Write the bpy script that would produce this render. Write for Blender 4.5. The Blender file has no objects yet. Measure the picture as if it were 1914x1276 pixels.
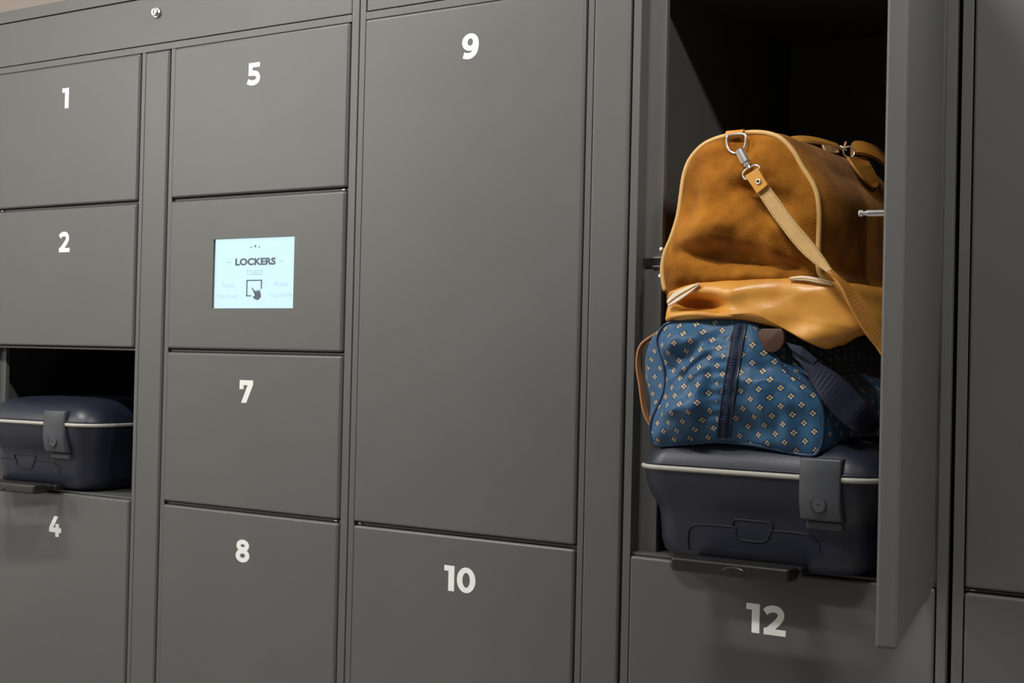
import bpy, bmesh, math, random
from mathutils import Vector, Matrix, noise
random.seed(4)
C = bpy.context.scene.collection
S = 1.3                      # everything below is in drawing units; 1 unit = 1.3 m
W_, H_ = 1914.0, 1276.0

# ------------------------------------------------------------------ camera
F_PX = 2658.3
YAW, PITCH, ROLL = map(math.radians, (34.16337708, 0.67691212, 1.28669532))
CAM = Vector((1.6150372, -1.8856058, 0.0024704))
_f = Vector((-math.sin(YAW) * math.cos(PITCH), math.cos(YAW) * math.cos(PITCH), math.sin(PITCH)))
_r0 = Vector((math.cos(YAW), math.sin(YAW), 0))
_u0 = _r0.cross(_f)
_r = _r0 * math.cos(ROLL) + _u0 * math.sin(ROLL)
_u = -_r0 * math.sin(ROLL) + _u0 * math.cos(ROLL)
cd = bpy.data.cameras.new('camera'); cam = bpy.data.objects.new('camera', cd); C.objects.link(cam)
cd.sensor_fit = 'HORIZONTAL'; cd.sensor_width = 36.0; cd.lens = F_PX / W_ * 36.0
cd.clip_start = 0.05; cd.clip_end = 60
M = Matrix((_r, _u, -_f)).transposed().to_4x4(); M.translation = CAM * S
cam.matrix_world = M
bpy.context.scene.camera = cam

# ------------------------------------------------------------------ world, lights, exposure
sc = bpy.context.scene
sc.view_settings.view_transform = 'Standard'; sc.view_settings.look = 'None'
sc.view_settings.gamma = 1.0; sc.view_settings.use_curve_mapping = False
sc.view_settings.exposure = 0.0
w = bpy.data.worlds.new('world'); sc.world = w; w.use_nodes = True
w.node_tree.nodes['Background'].inputs[0].default_value = (1.0, 0.93, 0.90, 1)
w.node_tree.nodes['Background'].inputs[1].default_value = 0.05

def area(name, loc, target, power, sx, sy, col):
    l = bpy.data.lights.new(name, 'AREA'); l.shape = 'RECTANGLE'; l.size = sx * S; l.size_y = sy * S
    l.energy = power; l.color = col
    o = bpy.data.objects.new(name, l); C.objects.link(o)
    o.location = Vector(loc) * S
    d = Vector(target) - Vector(loc)
    o.rotation_euler = d.to_track_quat('-Z', 'Y').to_euler()
    return o
for k, (lx, lp) in enumerate(((-0.93, 44), (0.57, 37), (2.07, 74))):
    area('ceiling_lamp', (lx, -1.02, 1.40), (lx, -0.80, 0.0), lp, 0.50, 0.09, (1.0, 0.975, 0.92))
area('side_wall_fill_light', (-2.05, -2.6, 1.42), (-2.6, -2.5, 0.6), 145, 0.9, 0.25, (1.0, 0.985, 0.94))  # added light washing the unseen left wall so the doors reflect it

# ------------------------------------------------------------------ pixel helpers (used to take real positions off the photograph)
def _dir(px, py):
    return _f * F_PX + _r * (px - W_ / 2) - _u * (py - H_ / 2)
def at(px, py, Y=0.0):
    d = _dir(px, py); t = (Y - CAM.y) / d.y
    return CAM + d * t
def at_x(px, py, X):
    d = _dir(px, py); t = (X - CAM.x) / d.x
    return CAM + d * t

# ------------------------------------------------------------------ materials
def mat(name, col, rough=0.5, metal=0.0, var=0.0, vscale=8.0, bump=0.0, bscale=300.0, spec=0.5, sheen=0.0, coat=0.0, var2=None):
    m = bpy.data.materials.new(name); m.use_nodes = True
    nt = m.node_tree; b = nt.nodes['Principled BSDF']
    b.inputs['Roughness'].default_value = rough; b.inputs['Metallic'].default_value = metal
    b.inputs['Specular IOR Level'].default_value = spec
    b.inputs['Sheen Weight'].default_value = sheen
    b.inputs['Coat Weight'].default_value = coat
    b.inputs['Base Color'].default_value = (*col, 1)
    tc = nt.nodes.new('ShaderNodeTexCoord')
    if var > 0 or var2:
        n = nt.nodes.new('ShaderNodeTexNoise'); n.inputs['Scale'].default_value = vscale; n.inputs['Detail'].default_value = 6
        nt.links.new(tc.outputs['Object'], n.inputs['Vector'])
        rp = nt.nodes.new('ShaderNodeValToRGB')
        lo = var2 if var2 else tuple(c * (1 - var) for c in col)
        rp.color_ramp.elements[0].position = 0.33; rp.color_ramp.elements[0].color = (*lo, 1)
        rp.color_ramp.elements[1].position = 0.66; rp.color_ramp.elements[1].color = (*(min(1, c * (1 + var)) for c in col), 1)
        nt.links.new(n.outputs['Fac'], rp.inputs['Fac']); nt.links.new(rp.outputs['Color'], b.inputs['Base Color'])
    if bump > 0:
        n2 = nt.nodes.new('ShaderNodeTexNoise'); n2.inputs['Scale'].default_value = bscale; n2.inputs['Detail'].default_value = 4
        nt.links.new(tc.outputs['Object'], n2.inputs['Vector'])
        bp = nt.nodes.new('ShaderNodeBump'); bp.inputs['Strength'].default_value = bump; bp.inputs['Distance'].default_value = 0.002
        nt.links.new(n2.outputs['Fac'], bp.inputs['Height']); nt.links.new(bp.outputs['Normal'], b.inputs['Normal'])
    return m
def emit(name, col, k=1.0):
    m = bpy.data.materials.new(name); m.use_nodes = True
    b = m.node_tree.nodes['Principled BSDF']
    b.inputs['Base Color'].default_value = (0.02, 0.02, 0.02, 1)
    b.inputs['Emission Color'].default_value = (*col, 1); b.inputs['Emission Strength'].default_value = k
    return m

STEEL = mat('grey_powder_coat', (0.095, 0.096, 0.0925), 0.36, var=0.03, vscale=5, bump=0.06, bscale=900, spec=0.58)
INNER = mat('shaded_inner_steel', (0.060, 0.061, 0.060), 0.5, bump=0.05, bscale=700)  # locker grey darkened to deepen the shade inside open compartments
WHITE = mat('white_vinyl', (0.86, 0.85, 0.83), 0.5)
CHROME = mat('polished_metal', (0.86, 0.85, 0.83), 0.30, metal=1.0)
BLACKP = mat('black_plastic', (0.012, 0.012, 0.012), 0.35)
CASE = mat('navy_hard_plastic', (0.012, 0.0145, 0.029), 0.40, var=0.08, vscale=30, bump=0.12, bscale=260)
CASELATCH = mat('slate_latch_plastic', (0.055, 0.059, 0.070), 0.45, bump=0.05, bscale=500)
RIM = mat('pale_rim_strip', (0.42, 0.41, 0.37), 0.4)
GROOVE = mat('dark_groove', (0.006, 0.007, 0.012), 0.6)
HANDLE = mat('black_handle_plastic', (0.018, 0.0175, 0.0155), 0.30)
SUEDE = mat('tan_suede', (0.40, 0.155, 0.019), 0.95, vscale=13, bump=0.8, bscale=300, spec=0.06, sheen=0.06, var2=(0.21, 0.072, 0.007), var=0.10)
LEATHER = mat('tan_smooth_leather', (0.70, 0.335, 0.060), 0.36, vscale=11, bump=0.18, bscale=160, var2=(0.55, 0.235, 0.035), var=0.06)
STRAPL = mat('pale_strap_leather', (0.58, 0.36, 0.13), 0.6, var=0.08, vscale=30, bump=0.15, bscale=300)
PIPING = mat('cream_piping', (0.66, 0.40, 0.14), 0.45)
ZIPTAPE = mat('white_zip_tape', (0.72, 0.62, 0.48), 0.6)
NAVYWEB = mat('navy_webbing', (0.010, 0.013, 0.036), 0.75, bump=0.4, bscale=500)
NAVYPIPE = mat('navy_piping', (0.012, 0.035, 0.085), 0.3)
TRIM = mat('brown_leather_trim', (0.34, 0.15, 0.055), 0.45)
TONGUE = mat('mid_tan_leather', (0.44, 0.185, 0.03), 0.42, var=0.08, vscale=20, bump=0.1, bscale=200)
SHADETAB = mat('shaded_brown_leather', (0.075, 0.032, 0.017), 0.5)  # brown leather darkened for the shadow under the tan bag
THREAD = mat('pale_thread', (0.75, 0.55, 0.28), 0.6)
WALLM = mat('pinkish_plaster', (0.52, 0.44, 0.40), 0.85, var=0.03, vscale=3)
PLASTER = mat('white_plaster', (0.78, 0.77, 0.74), 0.85, var=0.02, vscale=3)
FLOORM = mat('grey_floor', (0.22, 0.20, 0.19), 0.35, var=0.06, vscale=2)
SCREEN = emit('lit_screen', (0.64, 0.90, 1.0), 1.0)
INK = emit('dark_screen_ink', (0.075, 0.10, 0.13), 1.0)
FAINT = emit('faint_screen_ink', (0.36, 0.56, 0.65), 1.0)
FAINT2 = emit('pale_screen_ink', (0.45, 0.68, 0.79), 1.0)

def fabric():
    m = bpy.data.materials.new('blue_flower_nylon'); m.use_nodes = True
    nt = m.node_tree; N = nt.nodes; L = nt.links; b = N['Principled BSDF']
    b.inputs['Roughness'].default_value = 0.50; b.inputs['Specular IOR Level'].default_value = 0.35; b.inputs['Sheen Weight'].default_value = 0.1
    uv = N.new('ShaderNodeUVMap'); uv.uv_map = 'UVMap'
    sep = N.new('ShaderNodeSeparateXYZ'); L.new(uv.outputs[0], sep.inputs[0])
    def mth(op, a, bb=None):
        n = N.new('ShaderNodeMath'); n.operation = op
        for i, v in enumerate((a, bb)):
            if v is None: continue
            if isinstance(v, (int, float)): n.inputs[i].default_value = v
            else: L.new(v, n.inputs[i])
        return n.outputs[0]
    PX, PY = 0.0265, 0.0250
    masks = []
    cores = []
    for off in (0.0, 0.5):
        fx = mth('SUBTRACT', mth('FRACT', mth('ADD', mth('DIVIDE', sep.outputs[0], PX), off + 100)), 0.5)
        fy = mth('SUBTRACT', mth('FRACT', mth('ADD', mth('DIVIDE', sep.outputs[1], PY), off + 100)), 0.5)
        ax = mth('ABSOLUTE', mth('MULTIPLY', fx, PX)); ay = mth('ABSOLUTE', mth('MULTIPLY', fy, PY))
        a = mth('MAXIMUM', ax, ay); bb = mth('MINIMUM', ax, ay)
        da = mth('SUBTRACT', a, 0.0025)
        dist = mth('SQRT', mth('ADD', mth('MULTIPLY', da, da), mth('MULTIPLY', bb, bb)))
        masks.append(mth('LESS_THAN', dist, 0.00135))
        cores.append(mth('LESS_THAN', mth('SQRT', mth('ADD', mth('MULTIPLY', ax, ax), mth('MULTIPLY', ay, ay))), 0.0056))
    mk = mth('MAXIMUM', masks[0], masks[1]); ck = mth('MAXIMUM', cores[0], cores[1])
    mx0 = N.new('ShaderNodeMixRGB'); L.new(ck, mx0.inputs[0])
    mx0.inputs[1].default_value = (0.028, 0.100, 0.205, 1); mx0.inputs[2].default_value = (0.016, 0.062, 0.14, 1)
    mx = N.new('ShaderNodeMixRGB'); L.new(mk, mx.inputs[0])
    L.new(mx0.outputs[0], mx.inputs[1]); mx.inputs[2].default_value = (0.70, 0.50, 0.24, 1)
    L.new(mx.outputs[0], b.inputs['Base Color'])
    tc = N.new('ShaderNodeTexCoord'); n2 = N.new('ShaderNodeTexNoise'); n2.inputs['Scale'].default_value = 26; n2.inputs['Detail'].default_value = 3
    L.new(tc.outputs['Object'], n2.inputs['Vector'])
    bp = N.new('ShaderNodeBump'); bp.inputs['Strength'].default_value = 0.35; bp.inputs['Distance'].default_value = 0.01
    L.new(n2.outputs['Fac'], bp.inputs['Height']); L.new(bp.outputs['Normal'], b.inputs['Normal'])
    return m
FABRIC = fabric()

# ------------------------------------------------------------------ mesh helpers
class MB:
    def __init__(s): s.v = []; s.f = []; s.sm = []; s.uv = None
    def add(s, vs, fs, smooth=False):
        o = len(s.v); s.v += [tuple(v) for v in vs]; s.f += [tuple(i + o for i in f) for f in fs]; s.sm += [smooth] * len(fs)
        return s
    def box(s, x0, x1, y0, y1, z0, z1, bev=0.0, seg=2):
        if bev <= 0:
            vs = [(x, y, z) for x in (x0, x1) for y in (y0, y1) for z in (z0, z1)]
            return s.add(vs, [(0, 1, 3, 2), (4, 6, 7, 5), (0, 4, 5, 1), (2, 3, 7, 6), (0, 2, 6, 4), (1, 5, 7, 3)])
        bm = bmesh.new(); bmesh.ops.create_cube(bm, size=1)
        for v in bm.verts:
            v.co = Vector(((x0 + x1) / 2 + v.co.x * (x1 - x0), (y0 + y1) / 2 + v.co.y * (y1 - y0), (z0 + z1) / 2 + v.co.z * (z1 - z0)))
        bmesh.ops.bevel(bm, geom=bm.edges[:], offset=bev, segments=seg, profile=0.5, affect='EDGES')
        bm.verts.ensure_lookup_table()
        s.add([v.co[:] for v in bm.verts], [[v.index for v in f.verts] for f in bm.faces]); bm.free(); return s
    def rings(s, rs, closed=True, cap0=False, cap1=False, smooth=True, loop=False):
        n = len(rs[0]); vs = [p for r in rs for p in r]; fs = []
        m = len(rs)
        for i in range(m if loop else m - 1):
            j = (i + 1) % m
            for k in range(n if closed else n - 1):
                k2 = (k + 1) % n
                fs.append((i * n + k, i * n + k2, j * n + k2, j * n + k))
        if cap0: fs.append(tuple(range(n))[::-1])
        if cap1: fs.append(tuple((m - 1) * n + k for k in range(n)))
        return s.add(vs, fs, smooth)
    def tube(s, pts, r, n=8, closed=False):
        pts = [Vector(p) for p in pts]; m = len(pts); rs = []
        up = None
        for i, p in enumerate(pts):
            a = pts[(i - 1) % m] if (closed or i > 0) else p
            b = pts[(i + 1) % m] if (closed or i < m - 1) else p
            t = (b - a).normalized()
            if up is None: up = Vector((0, 1, 0)) if abs(t.y) < 0.8 else Vector((1, 0, 0))
            x = (up - t * up.dot(t)).normalized(); up = x; y = t.cross(x)
            rr = r[i] if isinstance(r, (list, tuple)) else r
            rs.append([p + x * math.cos(2 * math.pi * k / n) * rr + y * math.sin(2 * math.pi * k / n) * rr for k in range(n)])
        return s.rings(rs, True, not closed, not closed, True, closed)
    def ribbon(s, A, B, th, nrm=None):
        """a flat band between the edge lines A and B, thickness th"""
        A = [Vector(a) for a in A]; B = [Vector(b) for b in B]; rs = []
        for i in range(len(A)):
            t = (A[min(i + 1, len(A) - 1)] - A[max(i - 1, 0)])
            n = t.cross(B[i] - A[i]).normalized() * th / 2
            rs.append([A[i] + n, B[i] + n, B[i] - n, A[i] - n])
        return s.rings(rs, True, True, True, False)
    def cyl(s, c, axis, r, h, n=16, bev=0.0):
        c = Vector(c); a = Vector(axis).normalized()
        x = a.orthogonal().normalized(); y = a.cross(x); rs = []
        prof = [(0, r - bev), (bev, r), (h - bev, r), (h, r - bev)] if bev else [(0, r), (h, r)]
        for d, rr in prof:
            rs.append([c + a * d + x * math.cos(2 * math.pi * k / n) * rr + y * math.sin(2 * math.pi * k / n) * rr for k in range(n)])
        return s.rings(rs, True, True, True, False)
    def torus(s, c, axis, R, r, n=24, m=8):
        c = Vector(c); a = Vector(axis).normalized(); x = a.orthogonal().normalized(); y = a.cross(x)
        return s.tube([c + (x * math.cos(2 * math.pi * k / n) + y * math.sin(2 * math.pi * k / n)) * R for k in range(n)], r, m, True)
    def build(s, name, m, parent=None, uvf=None):
        me = bpy.data.meshes.new(name); me.from_pydata([tuple(v) for v in s.v], [], s.f)
        me.polygons.foreach_set('use_smooth', s.sm); me.materials.append(m)
        if s.uv:
            ul = me.uv_layers.new(name='UVMap')
            for lp in me.loops: ul.data[lp.index].uv = s.uv[lp.vertex_index]
        bm = bmesh.new(); bm.from_mesh(me); bmesh.ops.recalc_face_normals(bm, faces=bm.faces); bm.to_mesh(me); bm.free()
        me.update()
        o = bpy.data.objects.new(name, me); C.objects.link(o)
        if parent: o.parent = parent
        if name in WN:
            for p in me.polygons: p.use_smooth = True
            m_ = o.modifiers.new('weighted', 'WEIGHTED_NORMAL'); m_.weight = 100; m_.keep_sharp = True
        return o
WN = ('door', 'filler_panel', 'header_panel', 'frame', 'screen_panel', 'trolley_handle')
def empty(name, loc=(0, 0, 0), rz=0, parent=None):
    o = bpy.data.objects.new(name, None); C.objects.link(o); o.location = loc; o.rotation_euler = (0, 0, rz)
    if parent: o.parent = parent
    return o
def tag(o, label=None, cat=None, group=None, kind=None):
    for k, v in (('label', label), ('category', cat), ('group', group), ('kind', kind)):
        if v: o[k] = v
    return o
def smooth_path(pts, n=8, closed=False):
    pts = [Vector(p) for p in pts]; out = []; m = len(pts)
    for i in range(m if closed else m - 1):
        g = lambda k: pts[k % m] if closed else pts[max(0, min(m - 1, k))]
        a, b, c, d = g(i - 1), g(i), g(i + 1), g(i + 2)
        for k in range(n):
            t = k / n
            out.append(0.5 * ((2 * b) + (c - a) * t + (2 * a - 5 * b + 4 * c - d) * t * t + (3 * b - a - 3 * c + d) * t ** 3))
    if not closed: out.append(pts[-1])
    return out
def resample(pts, n, closed=True):
    pts = [Vector(p) for p in pts]
    q = pts + [pts[0]] if closed else pts
    L = [0]
    for a, b in zip(q, q[1:]): L.append(L[-1] + (b - a).length)
    out = []; j = 0
    for k in range(n):
        d = L[-1] * k / (n if closed else n - 1)
        while j < len(q) - 2 and L[j + 1] < d: j += 1
        t = (d - L[j]) / max(1e-9, L[j + 1] - L[j]); out.append(q[j].lerp(q[j + 1], t))
    return out

# ------------------------------------------------------------------ setting
o = MB().box(-2.6, 3.6, 0.62, 0.70, -0.95, 2.0).build('wall_back', WALLM); tag(o, kind='structure')
o = MB().box(-2.6, 3.6, -3.8, 0.62, -0.95, -0.90).build('floor', FLOORM); tag(o, kind='structure')
o = MB().box(-2.70, -2.60, -3.8, 0.70, -0.95, 2.0).build('added_wall_left', PLASTER); tag(o, kind='structure')  # unseen wall, added for its bright reflection in the left doors

# ------------------------------------------------------------------ numerals (flat white vinyl)
def stroke(pts, h, n=8):
    p = smooth_path([(a, b, 0) for a, b in pts], n); q = []
    L = []; R = []
    for i, c in enumerate(p):
        t = (p[min(i + 1, len(p) - 1)] - p[max(i - 1, 0)]).normalized(); nn = Vector((-t.y, t.x, 0))
        L.append(c + nn * h); R.append(c - nn * h)
    return [[(L[i].x, L[i].y), (R[i].x, R[i].y), (R[i + 1].x, R[i + 1].y), (L[i + 1].x, L[i + 1].y)] for i in range(len(p) - 1)]
def ringq(cx, cy, rx, ry, hx, hy, n=36):
    q = []
    for k in range(n):
        a, b = 2 * math.pi * k / n, 2 * math.pi * (k + 1) / n
        q.append([(cx + math.cos(a) * (rx + hx), cy + math.sin(a) * (ry + hy)), (cx + math.cos(b) * (rx + hx), cy + math.sin(b) * (ry + hy)),
                  (cx + math.cos(b) * (rx - hx), cy + math.sin(b) * (ry - hy)), (cx + math.cos(a) * (rx - hx), cy + math.sin(a) * (ry - hy))])
    return q
def rect(x0, x1, y0, y1): return [[(x0, y0), (x1, y0), (x1, y1), (x0, y1)]]
DIG = {
 '1': (0.50, [rect(0.21, 0.50, 0, 1), rect(0, 0.21, 0.785, 1)]),
 '2': (0.84, [stroke([(0.075, 0.755), (0.20, 0.855), (0.38, 0.895), (0.57, 0.855), (0.66, 0.70), (0.58, 0.52), (0.40, 0.33), (0.19, 0.13)], 0.118), rect(0.03, 0.84, 0, 0.21), [[(0.03, 0.1), (0.25, 0.1), (0.27, 0.30), (0.03, 0.21)]]]),
 '4': (0.90, [[[(0.36, 1), (0.66, 1), (0.31, 0.44), (0.0, 0.44)]], rect(0.0, 0.90, 0.205, 0.44), rect(0.47, 0.74, 0, 0.63)]),
 '5': (0.84, [rect(0.10, 0.78, 0.79, 1), rect(0.10, 0.35, 0.43, 0.95), stroke([(0.22, 0.535), (0.42, 0.535), (0.61, 0.48), (0.70, 0.32), (0.62, 0.175), (0.42, 0.112), (0.22, 0.125), (0.05, 0.195)], 0.118)]),
 '7': (0.82, [rect(0, 0.82, 0.78, 1), rect(0, 0.25, 0.60, 0.9), [[(0.50, 0.80), (0.82, 0.80), (0.43, 0), (0.12, 0)]]]),
 '8': (0.84, [ringq(0.42, 0.735, 0.255, 0.165, 0.13, 0.10), ringq(0.42, 0.295, 0.285, 0.195, 0.135, 0.10)]),
 '9': (0.84, [ringq(0.40, 0.655, 0.265, 0.245, 0.135, 0.10), stroke([(0.69, 0.66), (0.69, 0.46), (0.61, 0.24), (0.43, 0.12), (0.24, 0.11), (0.08, 0.155)], 0.122)]),
 '0': (0.90, [ringq(0.45, 0.5, 0.315, 0.395, 0.135, 0.105)]),
}
def number(txt, cx, ztop, H, y, parent):
    gap = 0.13; wid = sum(DIG[c][0] for c in txt) + gap * (len(txt) - 1); x = -wid / 2
    mb = MB(); k = 0
    for c in txt:
        for piece in DIG[c][1]:
            yy = y - 0.0003 - 0.00004 * k; k += 1
            for q in piece:
                mb.add([(cx + (x + a) * H, yy, ztop - H + b * H) for a, b in q], [(0, 1, 2, 3)])
        x += DIG[c][0] + gap
    return mb.build('number', WHITE, parent)

# ------------------------------------------------------------------ lockers
T = [0.5824, 0.288, 0.000, -0.2910]            # tops of the four rows of doors
B_ = [0.2945, 0.0065, -0.2845, -0.725]        # bottoms
TH = 0.022; BV = 0.0045; DEP = 0.525; PR = 0.0035; TOP = 0.7165
def door(parent, x0, x1, r0, r1, num=None, hinge=None, numx=None):
    z0, z1 = B_[r1], T[r0]
    d = MB().box(x0, x1 + 0.0012, -PR, TH, z0, z1, BV, 5).build('door', STEEL, parent)
    if num:
        d['label'] = 'closed grey door numbered ' + num
        number(num, (numx if numx is not None else (x0 + x1) / 2) + 0.0032, z1 - 0.0485, 0.0415, -PR, d)
    if hinge:
        hx = x1 - 0.009 if hinge == 'r' else x0 + (0.009 if x0 > -0.9 else 0.024)
        p = MB()
        p.box(hx - 0.0038, hx + 0.0038, 0.003, 0.014, z0 - 0.0047, z0 - 0.0018, 0.0008, 1)
        p.build('hinge_pin', CHROME, d)
    return d
def filler(parent, x0, x1):
    return MB().box(x0, x1, -PR * 0.6, TH, -0.735, 0.5824, BV, 5).build('filler_panel', STEEL, parent)
def posts(mb, xs):
    for k, (x0, x1) in enumerate(xs): mb.box(x0, x1, 0.0, 0.024, -0.750 if k in (0, len(xs) - 1) else -0.729, TOP if k in (0, len(xs) - 1) else 0.5832, 0.0008, 1)
def carcass(parent, x0, x1):
    # side walls, back, top, plinth
    m = MB()
    m.box(x0, x0 + 0.0015, 0.022, DEP + 0.012, -0.88, TOP); m.box(x1 - 0.0015, x1, 0.022, DEP + 0.012, -0.88, TOP)
    m.box(x0, x1, DEP + 0.006, DEP + 0.012, -0.88, TOP); m.box(x0, x1, 0.022, DEP + 0.012, TOP - 0.003, TOP)
    m.box(x0 + 0.01, x1 - 0.01, 0.04, 0.05, -0.90, -0.75)
    m.box(x0, x1, 0.022, DEP, -0.753, -0.750)
    return m.build('carcass', STEEL, parent)
def rails(mb, x0, x1):
    mb.box(x0, x1, 0.0, 0.024, 0.5832, 0.5965, 0.0009, 3)      # rail over the doors
    mb.box(x0, x1, 0.0, 0.024, 0.6915, TOP, 0.0015, 2)         # top rail
    mb.box(x0, x1, 0.0, 0.024, -0.750, -0.729, 0.0012, 2)
def shelves(parent, x0, x1, zs):
    for z in zs:
        MB().box(x0, x1, 0.006, DEP, z + 0.0012, z + 0.0048).build('shelf', STEEL, parent)
def stops(mb, x0, x1, z0, z1):
    mb.box(x0, x1, 0.024, 0.034, z0, z1, 0.0012, 2)

# --- left bank: columns 1 and 2
A = empty('locker_cabinet', (0, 0, 0))
tag(A, 'grey steel locker bank at left with doors 1 to 8 and a lit touchscreen', 'locker')
ax0, ax1 = -1.0260, -0.0012
carcass(A, ax0, ax1)
fr = MB(); rails(fr, -1.0120, -0.0173)
posts(fr, [(ax0, -1.0120), (-0.5542, -0.5437), (-0.4719, -0.4607), (-0.0173, ax1)])
stops(fr, -1.0120, -0.9870, -0.750, 0.590); stops(fr, -0.5740, -0.4430, -0.750, 0.590); stops(fr, -0.0330, ax1 - 0.002, -0.750, 0.590)
fr.build('frame', STEEL, A)
for x0, x1 in ((-1.0115, -0.556), (-0.460, -0.019)): shelves(A, x0, x1, (0.288, 0.0, -0.291))
door(A, -1.0080, -0.5585, 0, 0, '1', 'l', -0.7815)
door(A, -1.0080, -0.5585, 1, 1, '2', None, -0.7735)
door(A, -1.0080, -0.5585, 3, 3, '4', None, -0.7785)
door(A, -0.4598, -0.0215, 0, 0, '5', 'r', -0.2510)
door(A, -0.4598, -0.0215, 2, 2, '7', 'r', -0.2505)
door(A, -0.4598, -0.0215, 3, 3, '8', None, -0.2495)
filler(A, -0.5429, -0.4760)
hp = MB().box(ax0 + 0.003, -0.0185, 0.0, TH, 0.5978, 0.6896, 0.0014, 3).build('header_panel', STEEL, A)
lk = MB(); lk.cyl((-0.5148, 0.0, 0.6578), (0, -1, 0), 0.0100, 0.0035, 20, 0.001); lk.cyl((-0.5148, -0.0035, 0.6578), (0, -1, 0), 0.0075, 0.006, 20, 0.0012)
lk.build('cam_lock', CHROME, hp)['label'] = 'chrome key lock'
MB().box(-0.5158, -0.5138, -0.0101, -0.0092, 0.6535, 0.6625).build('keyhole', GROOVE, hp)
# open compartment 3: inner walls
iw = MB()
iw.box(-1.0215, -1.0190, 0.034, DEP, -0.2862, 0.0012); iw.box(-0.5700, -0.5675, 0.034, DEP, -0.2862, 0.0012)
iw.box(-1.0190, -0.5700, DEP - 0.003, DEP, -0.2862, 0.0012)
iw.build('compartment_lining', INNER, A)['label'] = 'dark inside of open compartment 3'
# screen panel (row 2 of column 2), with a window cut for the screen
SX0, SX1, SZ0, SZ1 = -0.3412, -0.1372, 0.0832, 0.2120
px0, px1, pz0, pz1 = -0.4598, -0.0215, 0.0065, 0.288
bm = bmesh.new()
pm = MB().box(px0, px1, -PR, TH, pz0, pz1, BV, 5)
# cut: rebuild front face as a frame of four strips
fi = max(range(len(pm.f)), key=lambda i: -sum(pm.v[k][1] for k in pm.f[i]) / len(pm.f[i]) + 10 * (len(pm.f[i]) == 4 and max(pm.v[k][0] for k in pm.f[i]) - min(pm.v[k][0] for k in pm.f[i])
      > 0.3 and max(pm.v[k][2] for k in pm.f[i]) - min(pm.v[k][2] for k in pm.f[i]) > 0.2))
pm.f.pop(fi); pm.sm.pop(fi)
a0, a1, b0, b1 = px0 + BV, px1 - BV, pz0 + BV, pz1 - BV
o8 = [(a0, -PR, b0), (a1, -PR, b0), (a1, -PR, b1), (a0, -PR, b1), (SX0, -PR, SZ0), (SX1, -PR, SZ0), (SX1, -PR, SZ1), (SX0, -PR, SZ1),
      (SX0, 0.008, SZ0), (SX1, 0.008, SZ0), (SX1, 0.008, SZ1), (SX0, 0.008, SZ1)]
pm.add(o8, [(0, 1, 5, 4), (1, 2, 6, 5), (2, 3, 7, 6), (3, 0, 4, 7), (4, 5, 9, 8), (5, 6, 10, 9), (6, 7, 11, 10), (7, 4, 8, 11)])
bm.free()
sp = pm.build('screen_panel', STEEL, A); sp['label'] = 'grey panel with a lit pale blue touchscreen'
MB().box(SX0 - 0.002, SX1 + 0.002, 0.0016, 0.0078, SZ0 - 0.002, SZ1 + 0.002).build('screen', SCREEN, sp)
def text(body, cx, cz, h, wid, m, name, y, bold=0.0):
    cu = bpy.data.curves.new(name, 'FONT'); cu.body = body; cu.size = 1.0; cu.align_x = 'CENTER'; cu.offset = bold; cu.resolution_u = 3
    to = bpy.data.objects.new('t', cu); C.objects.link(to)
    dg = bpy.context.evaluated_depsgraph_get()
    me = bpy.data.meshes.new_from_object(to.evaluated_get(dg))
    bpy.data.objects.remove(to); bpy.data.curves.remove(cu)
    xs = [v.co.x for v in me.vertices]; ys = [v.co.y for v in me.vertices]
    sx = wid / (max(xs) - min(xs)); sy = h / (max(ys) - min(ys)); mx = (max(xs) + min(xs)) / 2; my = (max(ys) + min(ys)) / 2
    for v in me.vertices: v.co = Vector((cx + (v.co.x - mx) * sx, y, cz + (v.co.y - my) * sy))
    me.name = name; me.materials.clear(); me.materials.append(m)
    ob = bpy.data.objects.new(name, me); C.objects.link(ob); ob.parent = sp
    return ob
SW, SH = SX1 - SX0, SZ1 - SZ0
def sxy(u, v): return SX0 + u * SW, SZ1 - v * SH      # 0..1 across and down the screen
IY = 0.0012
x, z = sxy(0.510, 0.335); text('LOCKERS', x, z, 0.0136, 0.1020, INK, 'lettering', IY, 0.046)
x, z = sxy(0.505, 0.490); text('TOLEDO', x, z, 0.0100, 0.0420, FAINT, 'lettering', IY, 0.0)
x, z = sxy(0.172, 0.665); text('Touch', x, z, 0.0095, 0.0330, FAINT2, 'lettering', IY, 0.0)
x, z = sxy(0.172, 0.822); text('the screen', x, z, 0.0090, 0.0540, FAINT2, 'lettering', IY, 0.0)
x, z = sxy(0.832, 0.660); text('Pulse', x, z, 0.0095, 0.0310, FAINT2, 'lettering', IY, 0.0)
x, z = sxy(0.835, 0.818); text('la pantalla', x, z, 0.0105, 0.0540, FAINT2, 'lettering', IY, 0.0)
st = MB()
for u, v, r in ((0.455, 0.132, 0.0024), (0.505, 0.116, 0.0036), (0.555, 0.132, 0.0024)):
    x, z = sxy(u, v); p = []
    for k in range(10):
        rr = r if k % 2 == 0 else r * 0.42
        p.append((x + math.sin(k * math.pi / 5) * rr, IY, z + math.cos(k * math.pi / 5) * rr))
    st.add(p + [(x, IY, z)], [(k, (k + 1) % 10, 10) for k in range(10)])
st.build('star_mark', INK, sp)
for u in (0.185, 0.832):
    x, z = sxy(u, 0.338); ds = MB(); ds.box(x - 0.0045, x + 0.0045, IY - 0.0001, IY, z - 0.0007, z + 0.0007)
    ds.build('dash_mark', FAINT, sp)
ic = MB(); x, z = sxy(0.503, 0.712); q = 0.0198; qz = 0.0152; tk = 0.0030
tz = 0.0022
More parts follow.
